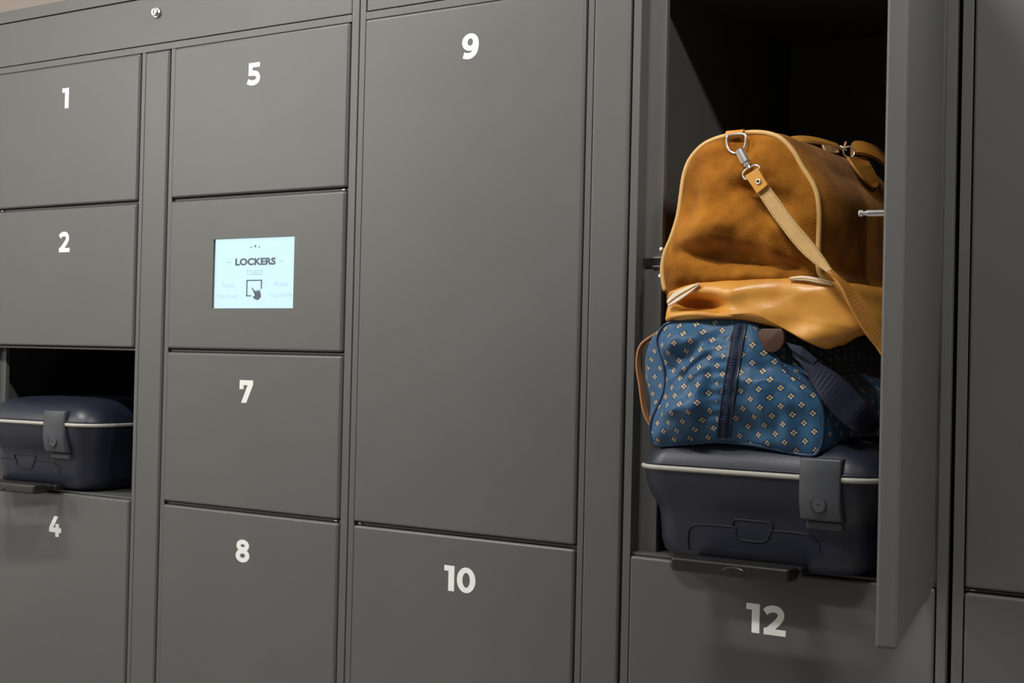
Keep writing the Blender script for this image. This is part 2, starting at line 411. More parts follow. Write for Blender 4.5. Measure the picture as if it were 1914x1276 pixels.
ic.box(x - q, x + q, IY - 0.0001, IY, z + qz - tz, z + qz); ic.box(x - q, x - q + tk, IY - 0.0001, IY, z - qz * 0.98, z + qz)
ic.box(x + q - tk, x + q, IY - 0.0001, IY, z - qz * 0.10, z + qz); ic.box(x - q, x - q * 0.35, IY - 0.0001, IY, z - qz, z - qz + tz)
hand = [(-0.30, 0.02), (-0.20, 0.06), (0.10, -0.42), (0.18, -0.22), (0.30, -0.46), (0.42, -0.16), (0.54, -0.44), (0.66, -0.12), (0.80, -0.40), (0.92, -0.90), (0.88, -1.15), (0.52, -1.48), (0.06, -1.30), (-0.16, -1.02), (0.02, -0.98), (0.12, -0.85)]
hc = (0.45, -0.85)
ic.add([(x + a * q, IY - 0.0002, z + b * qz) for a, b in hand] + [(x + hc[0] * q, IY - 0.0002, z + hc[1] * qz)], [(k, (k + 1) % len(hand), len(hand)) for k in range(len(hand))])
ic.build('touch_icon', INK, sp)

# --- right bank: columns 3 and 4
Bk = empty('locker_cabinet', (0, 0, 0))
tag(Bk, 'grey steel locker bank right of the touchscreen one with doors 9 to 12', 'locker')
bx0, bx1 = 0.0012, 1.0385
carcass(Bk, bx0, bx1)
fr = MB(); rails(fr, 0.0140, 1.0250)
posts(fr, [(bx0, 0.0140), (0.4651, 0.4760), (0.5462, 0.5597), (1.0250, bx1)])
stops(fr, bx0 + 0.002, 0.0300, -0.750, 0.590); stops(fr, 0.4450, 0.5905, -0.750, 0.590); stops(fr, 1.0080, bx1 - 0.002, -0.750, 0.590)
fr.build('frame', STEEL, Bk)
for x0, x1 in ((0.015, 0.464), (0.561, 1.024)): shelves(Bk, x0, x1, (-0.291,))
door(Bk, 0.0155, 0.4610, 0, 2, '9', 'l', 0.2395)
door(Bk, 0.0155, 0.4610, 3, 3, '10', None, 0.2420)
door(Bk, 0.5612, 1.0210, 3, 3, '12', None, 0.7810)
filler(Bk, 0.4768, 0.5420)
MB().box(0.0165, 1.0220, 0.0, TH, 0.5978, 0.6896, 0.0014, 3).build('header_panel', STEEL, Bk)
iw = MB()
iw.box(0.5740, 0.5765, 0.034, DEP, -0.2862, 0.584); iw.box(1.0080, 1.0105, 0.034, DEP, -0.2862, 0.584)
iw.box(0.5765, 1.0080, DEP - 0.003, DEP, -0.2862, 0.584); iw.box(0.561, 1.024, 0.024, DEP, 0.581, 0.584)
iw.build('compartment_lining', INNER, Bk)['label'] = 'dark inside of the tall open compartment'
# latch socket on the left stop: black block stands for a shaded slot
MB().box(0.5612, 0.5908, 0.0205, 0.0262, 0.1470, 0.1595).build('latch_socket', BLACKP, Bk)
sk = MB().box(0.5765, 0.5915, 0.0190, 0.0264, 0.1590, 0.1612).box(0.5765, 0.5915, 0.0190, 0.0264, 0.1462, 0.1478)
sk.build('strike_plate', CHROME, Bk)
# door 11, swung open about its right edge
a = math.radians(103.0); Lw = 0.4570
d11 = MB().box(-Lw, 0.0, 0.0, TH, B_[2] - 0.0045, T[0], 0.0042, 4)
d11.box(-Lw + 0.03, -0.03, TH - 0.001, TH + 0.0005, B_[2] + 0.03, T[0] - 0.03)
d11 = d11.build('door', STEEL, Bk); d11['label'] = 'tall grey door swung wide open'
d11.location = (1.0225, -0.002, 0); d11.rotation_euler = (0, 0, math.pi - math.radians(180 - 103) - math.radians(0))
pn = MB(); pn.cyl((-Lw + 0.022, TH, 0.1640), (0, 1, 0), 0.0035, 0.020, 14, 0.0008); pn.cyl((-Lw + 0.022, TH + 0.020, 0.1640), (0, 1, 0), 0.0024, 0.003, 14); pn.cyl((-Lw + 0.022, TH + 0.023, 0.1640), (0, 1, 0), 0.0036, 0.005, 14, 0.001)
pn.build('locking_pin', CHROME, d11)

# --- far right bank: column 5
Ck = empty('locker_cabinet', (0, 0, 0))
tag(Ck, 'unnumbered grey steel locker bank cut off at the right edge', 'locker')
cx0, cx1 = 1.0459, 2.0800
carcass(Ck, cx0, cx1)
fr = MB(); rails(fr, 1.0605, 2.0660); posts(fr, [(cx0, 1.0605), (1.5110, 1.5220), (1.592, 1.604), (2.066, cx1)])
stops(fr, cx0 + 0.002, 1.0780, -0.750, 0.590); stops(fr, 1.49, 1.62, -0.75, 0.59)
fr.build('frame', STEEL, Ck)
shelves(Ck, 1.0610, 1.510, (-0.291,))
door(Ck, 1.0625, 1.5068, 0, 2, None, 'l'); door(Ck, 1.0625, 1.5068, 3, 3)
door(Ck, 1.6050, 2.0620, 0, 2); door(Ck, 1.6050, 2.0620, 3, 3)
filler(Ck, 1.5228, 1.588)
MB().box(1.0625, 2.0640, 0.0, TH, 0.5978, 0.6896, 0.0014, 3).build('header_panel', STEEL, Ck)

# ------------------------------------------------------------------ hard suitcases
def rrect(hw, y0, y1, r, z, n=9):
    pts = []
    for cx, cy, a0 in ((hw - r, y0 + r, -90), (hw - r, y1 - r, 0), (-hw + r, y1 - r, 90), (-hw + r, y0 + r, 180)):
        for k in range(n):
            a = math.radians(a0 + 90.0 * k / (n - 1)); pts.append((cx + r * math.cos(a), cy + r * math.sin(a), z))
    # extra points along the long front so the outline stays even
    return pts
RC = 0.050
LOW = [(0.0, 0.055), (0.002, 0.044), (0.007, 0.034), (0.016, 0.027), (0.030, 0.0235), (0.058, 0.0215), (0.072, 0.0200), (0.083, 0.0155), (0.095, 0.0095), (0.112, 0.004), (0.132, 0.001)]
LID = [(0.141, 0.001), (0.150, 0.004), (0.160, 0.010), (0.169, 0.018), (0.177, 0.030), (0.1825, 0.045), (0.1855, 0.063), (0.187, 0.085), (0.188, 0.13)]
def inset(z):
    prof = LOW + LID
    for (z0, i0), (z1, i1) in zip(prof, prof[1:]):
        if z0 <= z <= z1: return i0 + (i1 - i0) * (z - z0) / (z1 - z0)
    return prof[-1][1] if z > 0.1 else prof[0][1]
def make_suitcase(label, loc, rz, HWC=0.183, fs=0.0, DPC=0.50, hx1=0.0840):
    lx0, lx1 = 0.0790 + fs, 0.1370 + fs
    t = empty('suitcase', loc, rz)
    tag(t, label, 'suitcase')
    rg = [rrect(HWC - i, i, DPC - i, max(0.02, RC - i * 0.35), z) for z, i in LOW]
    MB().rings(rg, True, True, False).build('lower_shell', CASE, t)
    rg = [rrect(HWC - i, i, DPC - i, max(0.02, RC - i * 0.35), z) for z, i in LID]
    MB().rings(rg, True, False, True).build('lid', CASE, t)
    rg = [rrect(HWC + e, -e, DPC + e, RC, z) for z, e in ((0.1315, -0.003), (0.1325, 0.0015), (0.1345, 0.0028), (0.1372, 0.0028), (0.1390, 0.0015), (0.1400, -0.003))]
    MB().rings(rg).build('rim_strip', RIM, t)
    rg = [rrect(HWC + e, -e, DPC + e, RC, z) for z, e in ((0.1400, -0.003), (0.1402, 0.0010), (0.1425, 0.0010), (0.1430, -0.003))]
    MB().rings(rg).build('lid_edge', CASE, t)
    # front latch, offset to the right, following the shell
    zs = [0.078, 0.0795, 0.082, 0.088, 0.096, 0.104, 0.112, 0.120, 0.128, 0.136, 0.144, 0.150, 0.156, 0.160, 0.1620, 0.1630]
    rs = []
    for k, z in enumerate(zs):
        e = 0.0070 if 0 < k < len(zs) - 1 else 0.002
        y = 0.0015 + 5.5 * max(0, abs(z - 0.128) - 0.012) ** 2 - e
        rs.append([(lx0, y + 0.001, z), (lx0 + 0.002, y, z), (lx1 - 0.002, y, z), (lx1, y + 0.001, z), (lx1, inset(z) + 0.004, z), (lx0, inset(z) + 0.004, z)])
    lt = MB().rings(rs, True, True, True, True).build('latch', CASELATCH, t)
    yl = 0.0015 + 5.5 * 0.015 ** 2 - 0.0073
    lr = MB().torus((0.1070 + fs, yl, 0.1010), (0, 1, 0), 0.0105, 0.0009, 28, 6)
    lr.build('lock_ring', GROOVE, lt)
    kh = MB().cyl((0.1070 + fs, yl + 0.001, 0.1010), (0, -1, 0), 0.0098, 0.0016, 24, 0.0005).build('lock_disc', CASELATCH, lt)
    MB().box(0.1047 + fs, 0.1093 + fs, yl - 0.0008, yl, 0.0999, 0.1021).build('keyhole', GROOVE, lt)
    MB().box(lx0 + 0.004, lx1 - 0.003, 0.0135, 0.030, 0.0655, 0.0770, 0.002, 2).build('latch_base', CASELATCH, t)
    # carry-handle pocket pressed into the shell
    def onface(px, pz):
        dx = min(RC * 0.95, max(0.0, abs(px + fs) - (HWC - RC)))
        return (px + fs, inset(pz) - 0.0006 + RC - math.sqrt(RC * RC - dx * dx), pz)
    arch = [(-0.100, 0.018), (-0.100, 0.042), (-0.094, 0.053), (-0.080, 0.057), (-0.029, 0.0575), (-0.026, 0.050), (-0.018, 0.041), (0.012, 0.040), (0.022, 0.044), (0.027, 0.053), (0.033, 0.0575), (0.078, 0.057), (0.090, 0.053), (0.098, 0.044), (0.099, 0.036)]
    g = MB().tube([onface(*p) for p in smooth_path([Vector((p[0], p[1], 0)) for p in arch], 4) and [(q.x, q.y) for q in smooth_path([Vector((p[0], p[1], 0)) for p in arch], 4)]], 0.0011, 6)
    tab = [(-0.029, 0.0575), (-0.029, 0.066), (-0.024, 0.069), (0.026, 0.069), (0.031, 0.066), (0.031, 0.0575)]
    g.tube([onface(*p) for p in tab], 0.0011, 6)
    g.build('carry_handle_outline', GROOVE, t)
    # telescopic handle lying at the lower front edge
    hz0, hz1, hy0, hy1 = -0.0025, 0.0165, -0.046, -0.012
    h = MB().box(-0.0930 + fs, hx1 + fs, hy0, hy1, hz0, hz1, 0.0045, 3)
    tg = h.build('trolley_handle', HANDLE, t)
    b = []
    for k in range(20):
        an = 2 * math.pi * k / 20; b.append((0.004 + fs + 0.0175 * math.cos(an), 0.0055 + 0.0062 * math.sin(an)))
    MB().rings([[(x, hy0 - 0.0002, z) for x, z in b], [(0.004 + fs + (x - 0.004 - fs) * 0.88, hy0 - 0.0014, 0.0055 + (z - 0.0055) * 0.8) for x, z in b]], True, False, True, False).build('release_button', HANDLE, tg)
    for sx in (-0.074 + fs, hx1 - 0.018 + fs):
        MB().box(sx - 0.008, sx + 0.008, hy1 - 0.002, 0.075, 0.001, 0.011, 0.002, 1).build('handle_tube', BLACKP, tg)
    MB().box(-0.088 + fs, hx1 - 0.006 + fs, 0.014, 0.048, 0.0, 0.012, 0.004, 2).build('handle_housing', BLACKP, t)
    return t
make_suitcase('navy hard-shell suitcase lying under the blue flowered bag in the tall open compartment', (0.779, -0.066, -0.2858), 0.0)
make_suitcase('navy hard-shell suitcase lying alone in open compartment 3 at the left', (-0.8095, -0.040, -0.2858), math.radians(4.5), 0.1615, -0.0425, 0.42, 0.104)

# ------------------------------------------------------------------ soft bags: star-shaped end panels with a body drawn back from them
class Panel:
    def __init__(s, pix, Y0, bulge, disp, N=200, n=4, power=0.8):
        out = [at(x, y, Y0) for x, y in pix]
        out = smooth_path([Vector((p.x, 0, p.z)) for p in out], n, True)
        s.out = resample(out, N); s.Y0 = Y0; s.B = bulge; s.disp = disp; s.N = N; s.pw = power
        xs = [p.x for p in s.out]; zs = [p.z for p in s.out]
        s.c = Vector(((min(xs) + max(xs)) / 2, 0, (min(zs) + max(zs)) / 2))
        s.pol = sorted((math.atan2(p.z - s.c.z, p.x - s.c.x), (p - s.c).length) for p in s.out)
    def R(s, ang):
        pl = s.pol; n = len(pl); lo, hi = 0, n
        while lo < hi:
            m = (lo + hi) // 2
            if pl[m][0] < ang: lo = m + 1
            else: hi = m
        a = pl[lo - 1] if lo > 0 else (pl[-1][0] - 2 * math.pi, pl[-1][1]); b = pl[lo] if lo < n else (pl[0][0] + 2 * math.pi, pl[0][1])
        t = (ang - a[0]) / max(1e-9, b[0] - a[0]); return a[1] + (b[1] - a[1]) * t
    def y(s, X, Z):
        d = math.hypot(X - s.c.x, Z - s.c.z); t = 0 if d < 1e-9 else min(1.0, d / s.R(math.atan2(Z - s.c.z, X - s.c.x)))
        return s.Y0 - s.B * (1 - t * t) ** s.pw + s.disp(X, Z) * (1 - t ** 6)
    def mesh(s, rings=44):
        vs = [(s.c.x, s.y(s.c.x, s.c.z), s.c.z)]; fs = []
        for i in range(1, rings + 1):
            t = i / rings
            for p in s.out:
                X = s.c.x + (p.x - s.c.x) * t; Z = s.c.z + (p.z - s.c.z) * t
                vs.append((X, s.y(X, Z), Z))
        n = s.N
        for k in range(n): fs.append((0, 1 + k, 1 + (k + 1) % n))
        for i in range(rings - 1):
            for k in range(n):
                k2 = (k + 1) % n; a = 1 + i * n
                fs.append((a + k, a + k2, a + n + k2, a + n + k))
        return vs, fs
    def on(s, px, py, lift=0.0):
        """the point of the panel surface seen at a photograph pixel"""
        Y = s.Y0
        for _ in range(6):
            p = at(px, py, Y); Y = s.y(p.x, p.z) - lift
        return at(px, py, Y)
def gauss(x, z, cx, cz, sx, sz, ang=0.0):
    dx, dz = x - cx, z - cz; c, s_ = math.cos(ang), math.sin(ang)
    u, v = dx * c + dz * s_, -dx * s_ + dz * c
    return math.exp(-(u / sx) ** 2 - (v / sz) ** 2)
def body_rings(panel, secs):
    """secs: (Y, fn(p, nx, nz) -> (X, Z)); normals of the outline are given"""
    out = panel.out; n = len(out); rs = []
    for Y, fn in secs:
        r = []
        for k, p in enumerate(out):
            t = (out[(k + 1) % n] - out[k - 1]).normalized(); nx, nz = -t.z, t.x
            if (p - panel.c).dot(Vector((nx, 0, nz))) < 0: nx, nz = -nx, -nz
            X, Z = fn(p, nx, nz); r.append((X, Y + 0.0, Z))
        rs.append(r)
    return rs

# --- blue flowered bag on the suitcase
blue_pix = [(1258, 602), (1238, 613), (1229, 633), (1233, 653), (1241, 681), (1244, 712), (1239, 738), (1229, 760), (1219, 783), (1216, 805), (1221, 825), (1236, 832), (1283, 829), (1345, 825),
            (1410, 832), (1452, 840), (1508, 851), (1528, 847), (1538, 822), (1540, 786), (1537, 757), (1528, 736), (1503, 716), (1468, 690), (1444, 656), (1420, 618), (1395, 602), (1330, 596)]
def blue_disp(x, z):
    d = 0.0
    left = 1.0 / (1.0 + math.exp((x - 0.735) * 90))
    u = (x * 0.80 + z * 0.60); v = (-x * 0.60 + z * 0.80)      # along / across the diagonal folds
    wob = noise.noise(Vector((x * 16, z * 16, 3.1)))
    d += left * 0.021 * noise.noise(Vector((u * 9 + 4, v * 40 + wob * 0.9, 0.3)))
    d += left * 0.0100 * noise.noise(Vector((x * 34 + wob, z * 30, 7.7)))
    u2 = (x * 0.93 - z * 0.36); v2 = (x * 0.36 + z * 0.93)
    d += (1 - left) * 0.0190 * noise.noise(Vector((u2 * 9, v2 * 30 + wob * 0.8, 5.5)))
    d += (1 - left) * 0.0060 * noise.noise(Vector((x * 40, z * 36 + wob, 2.2)))
    seam = math.exp(-((x - (0.742 + z * 0.10)) / 0.016) ** 2)
    d = d * (1 - 0.6 * seam) + 0.0008 * seam * math.sin(z * 420)
    d += 0.016 * gauss(x, z, 0.665, -0.012, 0.030, 0.012, -0.5) - 0.010 * gauss(x, z, 0.70, 0.032, 0.05, 0.013, -0.45)
    d -= 0.010 * gauss(x, z, 0.69, -0.062, 0.05, 0.012, 0.15)
    return d
BP = Panel(blue_pix, -0.052, 0.030, blue_disp)
blue = empty('duffel_bag', (0, 0, 0)); tag(blue, 'blue nylon duffel bag with small gold flowers, squeezed between suitcase and tan bag', 'bag')
vs, fs = BP.mesh(60)
mb = MB().add(vs, fs, True); mb.uv = [(v[0] * 0.97 + v[2] * 0.05 + (0.006 if v[0] > 0.742 + v[2] * 0.1 else 0), v[2] - v[0] * 0.10) for v in vs]
mb.build('end_panel', FABRIC, blue)
LIDTOP = -0.0975
def bsec(Y, off, lo, left=0.0, top=0.0):
    def fn(p, nx, nz):
        wz = math.exp(-((p.z + 0.015) / 0.055) ** 2)
        X = p.x + nx * off * (1 if nx > 0 else 0.35) - (left * wz if nx < -0.2 else 0)
        Z = p.z + nz * off * 0.5
        if Y > 0.005: X = max(0.5985, X)
        X += 0.004 * noise.noise(Vector((Y * 25, p.z * 30, 1.0)))
        Z = max(Z, lo)
        if p.z > 0.0: Z += top
        if Y > -0.02: Z = min(Z, 0.058)
        return X, Z
    return Y, fn
secs = [bsec(-0.052, 0, -1), bsec(-0.047, 0.004, -1, 0.010), bsec(-0.040, 0.007, -0.112, 0.034), bsec(-0.028, 0.010, -0.105, 0.044), bsec(-0.010, 0.013, -0.0995, 0.038), bsec(0.004, 0.016, LIDTOP, 0.026),
        bsec(0.04, 0.022, LIDTOP), bsec(0.09, 0.030, LIDTOP, 0, 0.004), bsec(0.16, 0.036, LIDTOP, 0, 0.008), bsec(0.24, 0.034, LIDTOP, 0, 0.006), bsec(0.32, 0.022, LIDTOP), bsec(0.37, 0.005, LIDTOP), bsec(0.40, -0.02, LIDTOP)]
rs = body_rings(BP, secs)
mb = MB().rings(rs, True, False, True, True)
per = [0.0]
for p, q in zip(BP.out, BP.out[1:]): per.append(per[-1] + (q - p).length)
acc = [[0.0] * len(rs[0])]
for r0_, r1_ in zip(rs, rs[1:]): acc.append([a_ + (Vector(q_) - Vector(p_)).length for a_, p_, q_ in zip(acc[-1], r0_, r1_)])
mb.uv = [(per[k] + 0.011, acc[i][k]) for i in range(len(rs)) for k in range(len(rs[0]))]
mb.build('body', FABRIC, blue)
MB().tube([(p.x, BP.Y0 - 0.0005, p.z) for p in BP.out], 0.0026, 8, True).build('piping', NAVYPIPE, blue)
# zip down the middle of the end panel
zc = [(1384, 606), (1377, 640), (1371, 680), (1365, 715), (1360, 750), (1355, 785), (1352, 818)]
zc = [(q.x, q.y) for q in smooth_path([Vector((a, b, 0)) for a, b in zc], 6)]
Lp = [BP.on(a - 11, b, 0.0016) for a, b in zc]; Rp = [BP.on(a + 11, b, 0.0016) for a, b in zc]
zt = MB().ribbon(Lp, Rp, 0.0012).build('zip_tape', NAVYWEB, blue)
te = MB()
for k in range(46):
    i = k / 45 * (len(zc) - 1); j = min(int(i), len(zc) - 2); f_ = i - j
    a_ = zc[j][0] + (zc[j + 1][0] - zc[j][0]) * f_; b_ = zc[j][1] + (zc[j + 1][1] - zc[j][1]) * f_
    p = BP.on(a_, b_, 0.0028); te.box(p.x - 0.0028, p.x + 0.0028, p.y - 0.0008, p.y + 0.0008, p.z - 0.0011, p.z + 0.0011)
te = te.build('zip_teeth', NAVYPIPE, zt); te['kind'] = 'stuff'
for sgn in (-1, 1):
    MB().tube([BP.on(a + sgn * 11.5, b, 0.0022) for a, b in zc], 0.0012, 6).build('zip_cord', NAVYPIPE, blue)
# leather trim loop at the far left
tr = [at(x, y, -0.028) for x, y in ((1236, 618), (1216, 630), (1200, 643), (1193, 662), (1192, 688), (1197, 720), (1201, 752), (1207, 776), (1219, 798))]
tr = smooth_path(tr, 5)
MB().ribbon([p + Vector((-0.0008, -0.003, 0)) for p in tr], [p + Vector((0.0014, 0.005, 0)) for p in tr], 0.003).build('leather_trim', TRIM, blue)
# leather tab and webbing strap on the upper right
tabc = BP.on(1440, 634, 0.004) ; tp = []
for k in range(24):
    an = 2 * math.pi * k / 24; ty = max(632 + 27 * math.sin(an), 614 + 0.1 * math.cos(an)); q = at(1441 + 25 * math.cos(an), ty, -0.060); tp.append(q)
tcen = sum(tp, Vector()) / 24
MB().rings([[p + Vector((0, 0.004, 0)) for p in tp], tp] + [[p.lerp(tcen, k) + Vector((0, -0.003 * k, 0)) for p in tp] for k in (0.1, 0.35, 0.7, 0.97)], True, True, True, True).build('leather_tab', SHADETAB, blue)
up = [(1476, 645, -0.060), (1500, 655, -0.056), (1530, 676, -0.056), (1570, 703, -0.045), (1602, 735, -0.030), (1622, 764, -0.018), (1640, 786, 0.03), (1650, 790, 0.10)]
dn = [(1484, 668, -0.060), (1498, 682, -0.062), (1516, 712, -0.061), (1537, 748, -0.066), (1565, 780, -0.056), (1584, 796, -0.048), (1600, 806, -0.036), (1622, 812, 0.02), (1640, 812, 0.10)]
sm = lambda q: smooth_path([at(*p) for p in q], 5)
MB().ribbon(sm(up), sm(dn), 0.003).build('webbing_strap', NAVYWEB, blue)
MB().ribbon([at(1470, 640, -0.064), at(1500, 648, -0.064), at(1528, 672, -0.058)], [at(1478, 652, -0.066), at(1496, 664, -0.066), at(1520, 680, -0.060)], 0.002).build('strap_loop', NAVYWEB, blue)

# --- tan suede holdall on top
tan_pix = [(1246, 548), (1240, 520), (1239, 498), (1244, 472), (1256, 443), (1268, 404), (1274, 364), (1280, 325), (1292, 296), (1314, 272), (1339, 259.5), (1365, 253), (1400, 248), (1430, 248.8), (1455, 256), (1473, 270),
           (1487, 288), (1501, 313), (1518, 339), (1528, 364), (1531.5, 393), (1531.5, 422), (1530.5, 451), (1530, 480), (1531, 508), (1540, 532), (1500, 545), (1400, 552), (1310, 556), (1265, 556)]
def PXZ(x, y, Y=-0.03):
    p = at(x, y, Y); return p.x, p.z
def G(x, z, px, py, sx, sy, ang=0.0):
    cx, cz = PXZ(px, py); return gauss(x, z, cx, cz, sx, sy, ang)
def tan_disp(x, z):
    d = 0.0
    d += 0.026 * G(x, z, 1345, 476, 0.060, 0.013, -0.06) + 0.020 * G(x, z, 1455, 496, 0.058, 0.012, -0.16)
    d -= 0.013 * G(x, z, 1330, 432, 0.05, 0.022, 0.1) + 0.010 * G(x, z, 1390, 520, 0.10, 0.012)
    d += 0.020 * G(x, z, 1425, 368, 0.042, 0.019, -0.45) + 0.010 * G(x, z, 1395, 290, 0.035, 0.022)
    d -= 0.008 * G(x, z, 1400, 325, 0.03, 0.016, 0.4) + 0.009 * G(x, z, 1460, 430, 0.04, 0.022, -0.3)
    d += 0.010 * G(x, z, 1300, 390, 0.02, 0.03)
    d += 0.008 * noise.noise(Vector((x * 20, z * 26, 1.7))) + 0.0025 * noise.noise(Vector((x * 55, z * 55, 9.1)))
    return d
TP = Panel(tan_pix, -0.030, 0.034, tan_disp)
tan = empty('duffel_bag', (0, 0, 0)); tag(tan, 'tan suede holdall with smooth leather base, topmost of the stack in the tall compartment', 'bag')
vs, fs = TP.mesh(60); MB().add(vs, fs, True).build('end_panel', SUEDE, tan)
def tsec(Y, off, drop=0.0):
    def fn(p, nx, nz):
        X = p.x + nx * off * (1.0 if nx < 0 else 0.9); Z = p.z + nz * off * 0.6 - drop * max(0, (p.z - 0.1) / 0.23)
        X += 0.005 * noise.noise(Vector((Y * 16, p.z * 18, 4.0)))
        Z += 0.004 * noise.noise(Vector((Y * 16, p.x * 18, 8.0)))
        return X, Z
    return Y, fn
secs = [tsec(-0.030, 0), tsec(-0.024, 0.004), tsec(-0.010, 0.009, 0.002), tsec(0.01, 0.012, 0.002), tsec(0.05, 0.016, 0.006), tsec(0.10, 0.018, 0.008), tsec(0.16, 0.020, 0.010), tsec(0.22, 0.020, 0.011), tsec(0.29, 0.018, 0.013), tsec(0.35, 0.010, 0.018), tsec(0.39, -0.005, 0.034), tsec(0.405, -0.03, 0.05)]
rs = body_rings(TP, secs); MB().rings(rs, True, False, True, True).build('body', SUEDE, tan)
pip = [(p.x, TP.Y0 - 0.001, p.z) for p in TP.out if p.z > 0.105]
# order the piping from lower left over the top to lower right
k0 = next(k for k in range(len(TP.out)) if TP.out[k].z > 0.105 and TP.out[k - 1].z <= 0.105)
seq = [TP.out[(k0 + k) % len(TP.out)] for k in range(len(TP.out))]; seq = [p for p in seq if p.z > 0.105]
MB().tube([(p.x, TP.Y0 - 0.001, p.z) for p in seq], 0.0038, 8).build('piping', PIPING, tan)

# smooth leather base compartment
base_pix = [(1248, 549), (1262, 541), (1285, 533), (1314, 527), (1360, 523), (1420, 520.5), (1480, 520), (1530, 525), (1572, 532), (1592, 562), (1614, 606), (1594, 622), (1566, 642), (1546, 651), (1526, 646), (1500, 631),
            (1450, 612), (1400, 602), (1350, 598), (1300, 599), (1262, 601), (1247, 598), (1244.5, 588), (1249, 570)]
def base_disp(x, z):
    def g(px, py, sx, sy, a=0.0):
        p = at(px, py, -0.05); return gauss(x, z, p.x, p.z, sx, sy, a)
    d = 0.052 * g(1292, 567, 0.046, 0.0110, -0.05) - 0.008 * g(1300, 589, 0.06, 0.006) - 0.008 * g(1375, 548, 0.022, 0.018, 0.4)
    d += 0.004 * g(1480, 610, 0.05, 0.02) - 0.012 * g(1540, 630, 0.03, 0.02) + 0.006 * g(1450, 560, 0.06, 0.014)
    d += 0.0035 * noise.noise(Vector((x * 26, z * 26, 6.6)))
    return d
CP = Panel(base_pix, -0.045, 0.022, base_disp, power=0.6)
vs, fs = CP.mesh(44); MB().add(vs, fs, True).build('base_panel', LEATHER, tan)['label'] = 'smooth tan leather base'
def csec(Y, off, lo):
    def fn(p, nx, nz):
        X = p.x + nx * off; Z = max(p.z + nz * off * 0.4, lo if p.z < 0.1 else -1)
        X = max(X, 0.600)
        X += 0.003 * noise.noise(Vector((Y * 20, p.z * 25, 2.0)))
        return X, Z
    return Y, fn
secs = [csec(-0.045, 0, -1), csec(-0.040, 0.003, -1), csec(-0.025, 0.004, 0.030), csec(0.0, 0.006, 0.045), csec(0.05, 0.008, 0.060), csec(0.15, 0.008, 0.066), csec(0.28, 0.006, 0.066), csec(0.38, -0.004, 0.066), csec(0.40, -0.02, 0.066)]
rs = body_rings(CP, secs); MB().rings(rs, True, False, True, True).build('base_side', LEATHER, tan)
bl = [at(x, y, -0.050) for x, y in ((1246, 583), (1262, 587), (1300, 588), (1340, 591), (1372, 592))]
# stitched lower welt and light zip tape peeping out at both ends of the base seam
wl = smooth_path([CP.on(x, y, 0.001) for x, y in ((1248, 596), (1258, 591), (1285, 587), (1315, 587), (1345, 590), (1372, 591))], 5)
MB().tube(wl, [0.0042] * (len(wl) - 6) + [0.0036, 0.0030, 0.0022, 0.0015, 0.0010, 0.0006], 8).build('base_welt', LEATHER, tan)
for U, D in (([(1247, 563), (1258, 549), (1280, 538), (1306, 529)], [(1250, 572), (1268, 562), (1288, 548), (1308, 532)]), ([(1476, 519), (1500, 516), (1530, 520), (1552, 526)], [(1476, 523), (1505, 524), (1534, 529), (1556, 532)])):
    a_ = smooth_path([at(x, y, -0.054) for x, y in U], 5); b_ = smooth_path([at(x, y, -0.058) for x, y in D], 5)
    z_ = MB().ribbon(a_, b_, 0.002).build('zip_tape', ZIPTAPE, tan)
    MB().tube([p.lerp(q, 0.5) + Vector((0, -0.0018, 0)) for p, q in zip(a_, b_)], 0.0012, 6).build('zip_cord', PIPING, z_)
for px, py in ((1240, 466), (1238, 516)):
    p = at(px, py, -0.012); MB().cyl(p, (-0.4, -1, 0.1), 0.0032, 0.006, 12, 0.001).build('zip_stud', CHROME, tan)

# shoulder strap: leather loop, ring, swivel clip, tab, strap
def crop(x, y): return 1170 + x / 2.774, 220 + y / 2.774
YS = -0.066
lp = MB(); c0 = crop(526, 86); c1 = crop(610, 78)
a0_, a1_ = at(1359, 253, -0.036), at(1391, 250, -0.036)
rs = []
for k in range(9):
    an = math.radians(-60 + 30 * k); dy, dz = -0.0065 * math.cos(an), 0.0065 * math.sin(an)
    rs.append([a0_ + Vector((0, dy, dz)), a1_ + Vector((0, dy, dz)), a1_ + Vector((0, dy * 0.6, dz * 0.6)), a0_ + Vector((0, dy * 0.6, dz * 0.6))])
lp.rings(rs, True, True, True, False).build('ring_loop', LEATHER, tan)
dr = [crop(*p) for p in ((524, 100), (524, 140), (533, 165), (552, 180), (572, 184), (592, 178), (610, 160), (620, 138), (622, 110), (615, 86), (570, 84), (532, 90))]
MB().tube(smooth_path([at(x, y, -0.043) for x, y in dr], 4, True), 0.0018, 8, True).build('ring', CHROME, tan)
s0 = at(*crop(588, 166), YS); s1 = at(*crop(630, 246), YS); ax = (s1 - s0)
axn = ax.normalized(); cl = MB().cyl(s0, axn, 0.0068, ax.length * 0.84, 12, 0.0010)
cl.cyl(s0 + ax * 0.84, axn, 0.0042, ax.length * 0.10, 12); cl.cyl(s0 + ax * 0.94, axn, 0.0056, ax.length * 0.10, 12, 0.0006); cl.cyl(s0 + ax * 1.04, axn, 0.0030, ax.length * 0.16, 10)
cl = cl.build('swivel_clip', CHROME, tan)
MB().tube([s0.lerp(s1, 0.05) + Vector((0.002, 0.002, 0.0)), s0.lerp(s1, -0.12) + Vector((0.001, 0.012, 0.001)), s0.lerp(s1, -0.1) + Vector((-0.004, 0.02, 0))], 0.0026, 8).build('hook', CHROME, cl)
tr_ = [crop(*p) for p in ((640, 258), (622, 270), (608, 288), (610, 308), (628, 316), (690, 268), (688, 252), (672, 246), (655, 250))]
MB().tube(smooth_path([at(x, y, YS) for x, y in tr_], 4, True), 0.0016, 8, True).build('ring', CHROME, tan)
def edge(pts): return [at(*crop(x, y), Y) for x, y, Y in pts]
